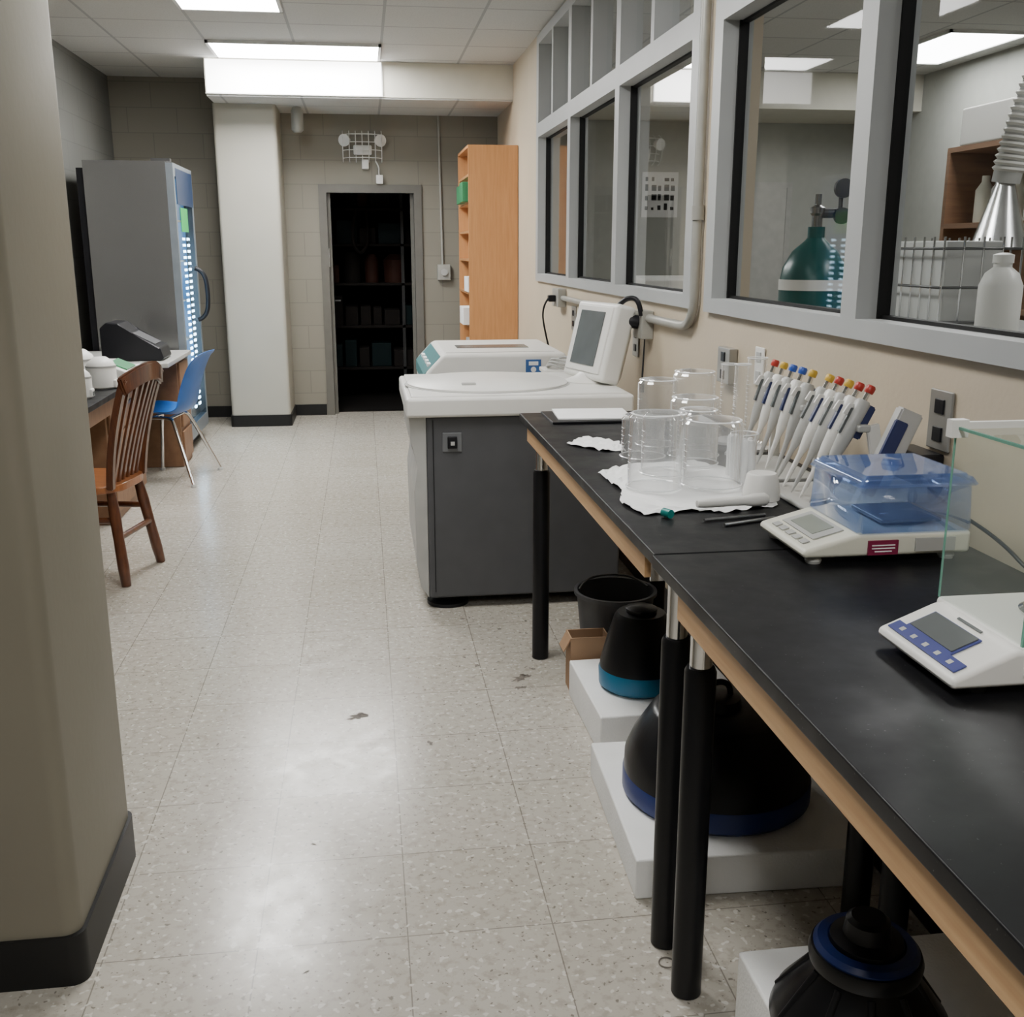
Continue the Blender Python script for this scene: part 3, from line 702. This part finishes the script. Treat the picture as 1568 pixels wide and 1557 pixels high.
shell_cover('blue_cover', .905, 1.135, 1.785, 2.015, Z + .060, Z + .150, .004, 'cover', pb, top=False)
shell_cover('blue_cover_lid', .900, 1.14, 1.780, 2.02, Z + .148, Z + .168, .012, 'cover', pb)
lathe('cover_knob', [(.02, 0), (.016, .010), (.0, .012)], (1.02, 1.9, Z + .169), None, 'cover', pb, 24)

def pipette_stand(name, y0, y1, n, caps, xb=.985, xt=1.125, zt=.275):
    ym = (y0 + y1) / 2
    e = empty(name, (1.06, ym, Z))
    box('foot', xb - .02, xt + .02, y0 - .03, y1 + .03, Z, Z + .012, 'ltgrey', e, .004)
    for i, y in enumerate((y0 - .022, y1 + .022)):
        sweep('upright_%d' % i, [(xt + .01, y, Z + .01), (xt + .012, y, Z + .10), (xt - .01, y, Z + zt * .72)], .012, .03, 'whitepl', e, up=(1, 0, 0), bev=.002)
    box('hang_bar', xt - .045, xt - .015, y0 - .03, y1 + .03, Z + zt * .66, Z + zt * .72, 'ltgrey', e, .004)
    for i in range(n):
        y = y0 + (y1 - y0) * i / (n - 1)
        a = Vector((xb, y, Z + .018)); b = Vector((xt - .01, y, Z + zt))
        d = (b - a).normalized(); L = (b - a).length
        lathe('pipette_%d_shaft' % i, [(.0015, 0), (.005, .03), (.007, .09), (.011, .11), (.014, .13), (.017, .17), (.018, L - .035), (.013, L - .028), (.0, L - .027)], a, b, 'whitepl' if i % 2 else 'ltgrey', e, 18)
        lathe('pipette_%d_stem' % i, [(.006, L - .03), (.006, L - .008)], a, b, 'chrome', e, 12)
        lathe('pipette_%d_button' % i, [(.010, L - .010), (.011, L - .005), (.011, L + .004), (.008, L + .008), (0, L + .008)], a, b, caps[i % len(caps)], e, 16)
        h = a + d * (L - .045)
        sweep('pipette_%d_hook' % i, [h, h + Vector((-.026, 0, .004)), h + Vector((-.036, 0, -.014))], .012, .006, 'whitepl', e, up=(0, 1, 0.01), bev=.001)
        g = a + d * (L - .085)
        sweep('pipette_%d_window' % i, [g - d * .030 + Vector((-.015, 0, .006)), g + d * .032 + Vector((-.015, 0, .006))], .010, .012, 'navygrip' if i % 2 else 'screen', e, up=(0, 1, 0), bev=.001)
        if i in (0, n - 1):
            sweep('pipette_%d_grip' % i, [a + d * (L - .12) + Vector((.018, 0, 0)), a + d * (L - .04) + Vector((.018, 0, 0))], .030, .022, 'navygrip', e, up=(0, 1, 0), bev=.003)
pipette_stand('pipette_stand', 2.51, 2.76, 5, ['yellow', 'blue', 'blue', 'yellow', 'red'], 1.03)
pipette_stand('pipette_stand', 2.20, 2.41, 5, ['red', 'red', 'yellow', 'red', 'yellow'], .99)
dbp = empty('pipette_case', (1.12, 2.12, Z))
sweep('case', [(1.06, 2.10, Z + .002), (1.16, 2.10, Z + .24)], .03, .055, 'ltgrey', dbp, up=(1, 0, 0))
sweep('case_insert', [(1.068, 2.085, Z + .06), (1.135, 2.085, Z + .22)], .012, .03, 'navygrip', dbp, up=(1, 0, 0), bev=.002)

def beaker(name, x, y, r, h, z=Z, flip=True, mat='bglass'):
    e = empty(name, (x, y, z))
    if flip:
        pr_ = [(r * 1.05, 0), (r * 1.0, .008), (r, h - .012), (r - .010, h), (0, h)]
    else:
        pr_ = [(0, 0), (r - .01, 0), (r, .012), (r, h - .008), (r * 1.05, h)]
    lathe('wall', pr_, (x, y, z), None, mat, e, 48, close=False)
    zr = z if flip else z + h - .003
    lathe('rim', [(r * 1.05, 0), (r * 1.05 + .0018, .0018), (r * 1.05, .0036), (r * 1.05 - .0025, .0018), (r * 1.05, 0)], (x, y, zr), None, 'rimglass', e, 48, close=False)
    zb_ = z + h - .004 if flip else z + .003
    lathe('base_ring', [(r - .007, 0), (r - .003, .0015), (r - .007, .0035), (r - .010, .002), (r - .007, 0)], (x, y, zb_), None, 'rimglass', e, 48, close=False)
    multibox('marking', [(x - r - .0008, x - r + .0006, y - .006 - .010 * (k % 2), y + .006, z + h * (.25 + .09 * k), z + h * (.25 + .09 * k) + .0012) for k in range(6)], 'paper', e)
    return e
def patch(name, poly, zc, amp, mat, seed, sub=5):
    random.seed(seed); bm = bmesh.new()
    f = bm.faces.new([bm.verts.new((p[0], p[1], zc)) for p in poly])
    bmesh.ops.triangulate(bm, faces=[f])
    for _ in range(3): bmesh.ops.subdivide_edges(bm, edges=bm.edges[:], cuts=1, use_grid_fill=True)
    for v in bm.verts:
        v.co.z = zc + random.random() * amp; v.co.x += random.uniform(-1, 1) * amp * .4; v.co.y += random.uniform(-1, 1) * amp * .4
    o = from_bm(name, bm, mat, None, False); s = o.modifiers.new('s', 'SOLIDIFY'); s.thickness = .0008
    return o
patch('paper_towel', [(.60, 2.66), (.61, 2.45), (.58, 2.32), (.60, 2.20), (.72, 2.22), (.80, 2.20), (.93, 2.24), (.97, 2.38), (.98, 2.60), (.90, 2.78), (.70, 2.74)], Z + .001, .009, 'paper', 3)
patch('paper_scrap', [(.595, 3.08), (.68, 2.96), (.75, 2.95), (.76, 3.10), (.68, 3.20)], Z + .001, .008, 'paper', 5)
ZT = Z + .009
beaker('glass_beaker', .695, 2.45, .066, .185, ZT)
beaker('glass_beaker', .845, 2.46, .072, .165, ZT)
beaker('glass_beaker', .765, 2.61, .060, .16, ZT)
beaker('glass_beaker', .78, 2.88, .062, .12, Z)
beaker('glass_beaker', .89, 2.72, .055, .15, ZT)
beaker('glass_beaker', .93, 2.88, .070, .17, Z)
beaker('glass_beaker', .87, 3.06, .060, .20, Z)
beaker('glass_beaker', .99, 3.08, .065, .22, Z)
beaker('glass_beaker', 1.00, 2.66, .035, .10, Z, False)
def cylinder_grad(name, x, y, r, h):
    e = beaker(name, x, y, r, h, Z + .012, False)
    lathe('hex_foot', [(r * 1.9, 0), (r * 1.9, .008), (r, .016)], (x, y, Z), None, 'rimglass', e, 6, smooth=False)
    multibox('graduations', [(x - r - .0006, x - r + .0004, y - .008, y + .008, Z + .05 + k * .012, Z + .051 + k * .012) for k in range(int((h - .08) / .012))], 'paper', e)
cylinder_grad('graduated_cylinder', 1.06, 2.86, .022, .25)
cylinder_grad('graduated_cylinder', 1.13, 2.93, .028, .26)
cylinder_grad('graduated_cylinder', 1.09, 3.05, .025, .23)
tt = empty('test_tubes', (.93, 2.5, ZT))
for i in range(8):
    x = .925 + (i % 2) * .025; y = 2.46 + (i // 2) * .032
    lathe('tube_%d' % i, [(.009, 0), (.009, .10), (.006, .108), (0, .11)], (x, y, ZT), (x + random.uniform(-.012, .012), y + random.uniform(-.01, .01), ZT + .11), 'rimglass', tt, 16)
cp = empty('plastic_cup', (.915, 2.30, Z))
lathe('cup', [(.043, 0), (.043, .02), (.036, .058), (.032, .062), (0, .062)], (.91, 2.29, ZT), None, 'whitepl', cp, 36)
ps = empty('white_pestle', (.79, 2.2, Z))
lathe('rod', [(0, 0), (.008, .002), (.010, .02), (.011, .12), (.015, .14), (.015, .17), (.009, .178), (0, .18)], (.72, 2.19, Z + .026), (.90, 2.215, Z + .026), 'whitepl', ps, 24)
mk = empty('marker_cap', (.66, 2.17, Z))
lathe('cap', [(.010, 0), (.010, .024), (0, .026)], (.655, 2.165, Z + .011), (.64, 2.195, Z + .011), 'tealcap', mk, 20)
sp = empty('spatulas', (.78, 2.1, Z))
rod('spatula_1', (.72, 2.13, Z + .004), (.87, 2.16, Z + .004), .0035, 'steel', sp)
rod('spatula_2', (.75, 2.085, Z + .004), (.88, 2.13, Z + .004), .004, 'steel', sp)
nb = empty('notebook', (.78, 3.6, Z))
box('binder', .62, .87, 3.46, 3.71, Z, Z + .008, 'blackpl', nb, .002)
box('sheets', .655, .915, 3.49, 3.715, Z + .008, Z + .014, 'paper', nb, .001, xf=rotz(.78, 3.6, -4))

# ------------------------------------------------------------------ wall fittings
cd = empty('wall_conduit', (W, 4.8, 1.2))
cxx = W - .022
pts = [(cxx, 3.80, CE - .002), (cxx, 3.80, 1.9), (cxx, 3.80, 1.36), (cxx, 3.81, 1.27), (cxx, 3.88, 1.215), (cxx, 4.0, 1.21), (cxx, 4.6, 1.21)]
tube('conduit', pts, .018, 'conduit', cd)
rod('conduit_run', (cxx, 4.5, 1.21), (cxx, 6.55, 1.205), .016, 'conduit', cd)
rod('coupling', (cxx, 3.80, 1.60), (cxx, 3.80, 1.65), .024, 'conduit', cd)
box('junction_box_1', W - .055, W - .001, 4.42, 4.56, 1.12, 1.24, 'conduit', cd, .004)
box('junction_box_2', W - .055, W - .001, 6.42, 6.62, 1.15, 1.26, 'conduit', cd, .004)
lathe('plug_1', [(.03, 0), (.03, .04), (.015, .07)], (W - .055, 4.48, 1.19), (W - .2, 4.50, 1.21), 'blackpl', cd)
box('plug_2', W - .10, W - .055, 6.48, 6.54, 1.18, 1.22, 'blackpl', cd, .006)
tube('cord', [(W - .10, 6.5, 1.2), (W - .14, 6.5, 1.15), (W - .12, 6.52, 1.0), (W - .06, 6.55, .8)], .006, 'blackpl', cd)
def outlet(name, y, z, m='plate', w=.115, h=.16, black=False):
    e = empty(name, (W, y, z))
    box('plate', W - .008 if not black else W - .03, W - .001, y - w / 2, y + w / 2, z - h / 2, z + h / 2, m, e, .003)
    for k in (-1, 1):
        box('socket_%d' % k, W - .012 if not black else W - .034, W - .007, y - .018, y + .018, z + k * .03 - .016, z + k * .03 + .016, 'blackpl' if m == 'plate' else 'ltgrey', e, .002)
outlet('wall_outlet', 3.43, 1.115, 'plate', .12, .12, True); outlet('wall_outlet', 3.16, 1.14, 'whitepl', .075, .12)
outlet('wall_outlet', 2.09, 1.14, 'plate', .09, .13); outlet('wall_outlet', 6.16, 1.10, 'plate', .12, .14); outlet('wall_outlet', 4.70, 1.09, 'plate', .10, .14)
pa = empty('power_adapter', (W - .04, 2.13, 1.03))
box('brick', W - .06, W - .002, 2.06, 2.19, 1.0, 1.07, 'blackpl', pa, .006)
tube('cord', [(W - .05, 2.06, 1.02), (W - .08, 1.95, 1.0), (W - .06, 1.75, .97), (W - .08, 1.60, .935), (W - .05, 1.5, .928)], .004, 'blackpl', pa)
tube('cord_loop', [(W - .06, 1.62, .93), (W - .06, 1.52, 1.02), (W - .06, 1.44, .99), (W - .06, 1.40, .94), (W - .07, 1.5, .927)], .004, 'blackpl', pa)
lathe('antenna_wand', [(.012, 0), (.010, .05), (.004, .06), (.003, .22)], (1.14, 4.26, .915), (1.15, 4.26, 1.2), 'blackpl')

el = empty('emergency_light', (.03, BK, 2.36))
box('housing', -.05, .11, BK - .06, BK - .002, 2.30, 2.38, 'trimwhite', el, .01)
for i, x in enumerate((-.10, .16)):
    lathe('lamp_%d' % i, [(.03, 0), (.05, .05), (.052, .07), (0, .071)], (x, BK - .06, 2.42), (x + (.2 if i else -.2), BK - .5, 2.36), 'trimwhite', el)
for i in range(7):
    x = -.14 + i * .056
    tube('cage_v%d' % i, [(x, BK - .005, 2.5), (x, BK - .14, 2.48), (x, BK - .14, 2.26), (x, BK - .005, 2.24)], .0035, 'trimwhite', el)
for i in range(4):
    z = 2.27 + i * .065
    tube('cage_h%d' % i, [(-.14, BK - .005, z), (-.14, BK - .13, z), (.196, BK - .13, z), (.196, BK - .005, z)], .0035, 'trimwhite', el)
box('transformer', .02, .08, BK - .05, BK - .002, 2.18, 2.26, 'trimwhite', el, .006)
tube('cord', [(.14, BK - .02, 2.25), (.17, BK - .03, 2.2), (.165, BK - .035, 2.15), (.17, BK - .04, 2.1)], .006, 'trimwhite', el)
box('cord_box', .14, .20, BK - .075, BK - .032, 2.055, 2.13, 'trimwhite', el, .004)
bcn = empty('wall_conduit_switch', (.72, BK, 1.3))
rod('conduit', (.72, BK - .02, 1.36), (.70, BK - .02, 2.635), .010, 'conduit', bcn)
box('switch_box', .67, .79, BK - .06, BK - .002, 1.22, 1.36, 'conduit', bcn, .008)
lathe('switch_knob', [(.03, 0), (.03, .02), (0, .021)], (.73, BK - .06, 1.29), (.73, BK - .2, 1.29), 'ltgrey', bcn)
cam_ = empty('ceiling_sensor', (-.5, 9.3, 2.5))
lathe('sensor', [(.03, 0), (.05, .02), (.05, .17), (.03, .2)], (-.50, 9.35, 2.437), None, 'conduit', cam_)

# ------------------------------------------------------------------ neighbouring lab seen through glass
gc = empty('gas_cylinder', (1.72, 3.93, 0))
lathe('tank', [(.12, 0), (.128, .01), (.128, 1.37), (.118, 1.43), (.085, 1.49), (.04, 1.53), (.032, 1.54), (.032, 1.58)], (1.72, 3.93, 0), None, 'gas', gc)
lathe('valve', [(.02, 1.575), (.02, 1.62), (.028, 1.63), (.028, 1.65), (.012, 1.66), (.012, 1.70), (0, 1.70)], (1.72, 3.93, 0), None, 'steel', gc, 20)
lathe('label_band', [(.1295, 1.345), (.1295, 1.385)], (1.72, 3.93, 0), None, 'paper', gc, close=False)
lathe('gauge_1', [(.035, 0), (.035, .02), (0, .021)], (1.80, 3.90, 1.72), (1.78, 3.6, 1.72), 'steeldk', gc)
lathe('gauge_2', [(.03, 0), (.03, .02), (0, .021)], (1.80, 3.90, 1.62), (1.78, 3.6, 1.62), 'steeldk', gc)
rod('regulator', (1.72, 3.93, 1.63), (1.83, 3.91, 1.63), .018, 'steeldk', gc)
rod('regulator_riser', (1.80, 3.91, 1.63), (1.80, 3.91, 1.72), .008, 'steeldk', gc)
lc = empty('lab_cabinet', (1.7, 2.2, 0))
box('cabinet', 1.40, 1.95, .6, 3.2, 0, 1.25, 'labroom', lc, .004)
box('cabinet_top', 1.39, 1.97, .58, 3.22, 1.25, 1.29, 'ltgrey', lc, .004)
dr = empty('wire_drying_rack', (1.6, 2.75, 1.29))
bx = (1.50, 1.72, 2.62, 2.98, 1.30, 1.55)
k = 0
for z in (1.31, 1.40, 1.50):
    tube('ring_%d' % k, [(bx[0], bx[2], z), (bx[1], bx[2], z), (bx[1], bx[3], z), (bx[0], bx[3], z)], .004, 'steeldk', dr, nurbs=False, cyc=True); k += 1
for i in range(8):
    y = bx[2] + (bx[3] - bx[2]) * i / 7
    tube('wire_%d' % i, [(bx[0], y, 1.53), (bx[0], y, 1.295), (bx[1], y, 1.295), (bx[1], y, 1.53)], .003, 'chrome', dr, nurbs=False)
for i in range(5):
    x = bx[0] + (bx[1] - bx[0]) * i / 4
    tube('wirex_%d' % i, [(x, bx[2], 1.53), (x, bx[2], 1.30), (x, bx[3], 1.30), (x, bx[3], 1.53)], .003, 'chrome', dr, nurbs=False)
box('tray_insert', 1.53, 1.69, 2.66, 2.94, 1.30, 1.52, 'ltgrey', dr, .004)
wb = empty('wash_bottle', (1.58, 2.47, 1.29))
lathe('bottle', [(.05, 0), (.052, .01), (.052, .12), (.04, .15), (.022, .165), (.022, .175)], (1.58, 2.48, 1.29), None, 'whitepl', wb)
lathe('cap', [(.025, 0), (.025, .02), (.01, .025), (0, .025)], (1.58, 2.48, 1.465), None, 'whitepl', wb)
rb = empty('reagent_bottle', (1.62, 2.33, 1.29))
lathe('body', [(.045, 0), (.045, .14), (.03, .16), (.03, .175)], (1.62, 2.33, 1.29), None, 'whitepl', rb)
lathe('cap', [(.033, 0), (.033, .025), (0, .026)], (1.62, 2.33, 1.46), None, 'blue', rb)
ls = empty('lab_shelf_unit', (3.2, 4.8, 0))
multibox('carcass', [(3.0, 3.35, 3.9, 3.93, 0, 2.0), (3.0, 3.35, 5.27, 5.3, 0, 2.0), (3.33, 3.35, 3.93, 5.27, 0, 2.0)] + [(3.0, 3.33, 3.93, 5.27, z, z + .025) for z in (.4, .8, 1.2, 1.6, 1.975)], 'brown', ls)
for i in range(9):
    y = 4.0 + i * .14
    lathe('shelf_bottle_%d' % i, [(.045, 0), (.045, .16), (.02, .2), (.02, .23), (0, .23)], (3.12, y, 1.625), None, 'whitepl' if i % 2 else 'cream', ls, 18)
box('white_crate', 3.0, 3.3, 4.6, 5.2, 2.0, 2.18, 'whitepl', ls, .01)
fd = empty('fume_extractor', (2.3, 3.65, 1.6))
lathe('cone_hood', [(.10, 0), (.035, .22), (.03, .25)], (2.3, 3.65, 1.5), None, 'foil', fd, close=False)
hp = bezier((2.3, 3.65, 1.73), (2.32, 3.6, 2.1), (2.6, 3.5, 2.88), 40)
tube('hose', hp, .05, 'ltgrey', fd)
for i in range(2, 40, 1):
    t = (hp[i] - hp[i - 1]).normalized()
    lathe('hose_rib_%d' % i, [(.05, 0), (.058, .008), (.05, .016)], hp[i], hp[i] + t, 'whitepl', fd, 16)
sg = empty('lab_notice_sign', (2.73, BK - .04, 1.98))
box('board', 2.56, 2.90, BK - .038, BK - .031, 1.78, 2.18, 'paper', sg)
L = []
random.seed(4)
for r in range(4):
    for c in range(5):
        if random.random() < .85: L.append((2.59 + c * .06, 2.59 + c * .06 + random.uniform(.02, .05), BK - .041, BK - .038, 2.10 - r * .085, 2.10 - r * .085 + random.uniform(.02, .06)))
multibox('print', L, 'gasket', sg)
db = empty('door_2', (3.4, BK, 0))
multibox('frame', [(3.05, 3.1, BK - .05, BK - .031, 0, 2.1), (3.95, 4.0, BK - .05, BK - .031, 0, 2.1), (3.1, 3.95, BK - .05, BK - .031, 2.05, 2.1)], 'ltgrey', db)
box('leaf', 3.1, 3.95, BK - .045, BK - .031, 0.01, 2.05, 'ltgrey', db)
lw = empty('lab_worktop', (3.0, 7.5, 0))
box('counter', 1.5, 2.3, 5.6, 8.4, .86, .9, 'benchtop', lw)
box('cabinets', 1.55, 2.25, 5.65, 8.35, 0, .86, 'ltgrey', lw)
box('instrument', 1.65, 2.1, 6.2, 6.8, .9, 1.33, 'whitepl', lw, .02)
box('instrument_panel', 1.64, 1.65, 6.3, 6.7, 1.0, 1.25, 'screen', lw)

# ------------------------------------------------------------------ world & camera
w = bpy.data.worlds.new('World'); bpy.context.scene.world = w; w.use_nodes = True
w.node_tree.nodes['Background'].inputs[0].default_value = (.5, .55, .6, 1); w.node_tree.nodes['Background'].inputs[1].default_value = .1
cam = bpy.data.cameras.new('Camera'); co = bpy.data.objects.new('Camera', cam); C.objects.link(co)
co.location = (0, 0, 1.5)
co.rotation_euler = (math.radians(90 - 13.97), 0, math.radians(-7.91))
cam.sensor_fit = 'HORIZONTAL'; cam.sensor_width = 36; cam.lens = 36 * 1600 / 1568
cam.clip_start = .02; cam.clip_end = 60
bpy.context.scene.camera = co
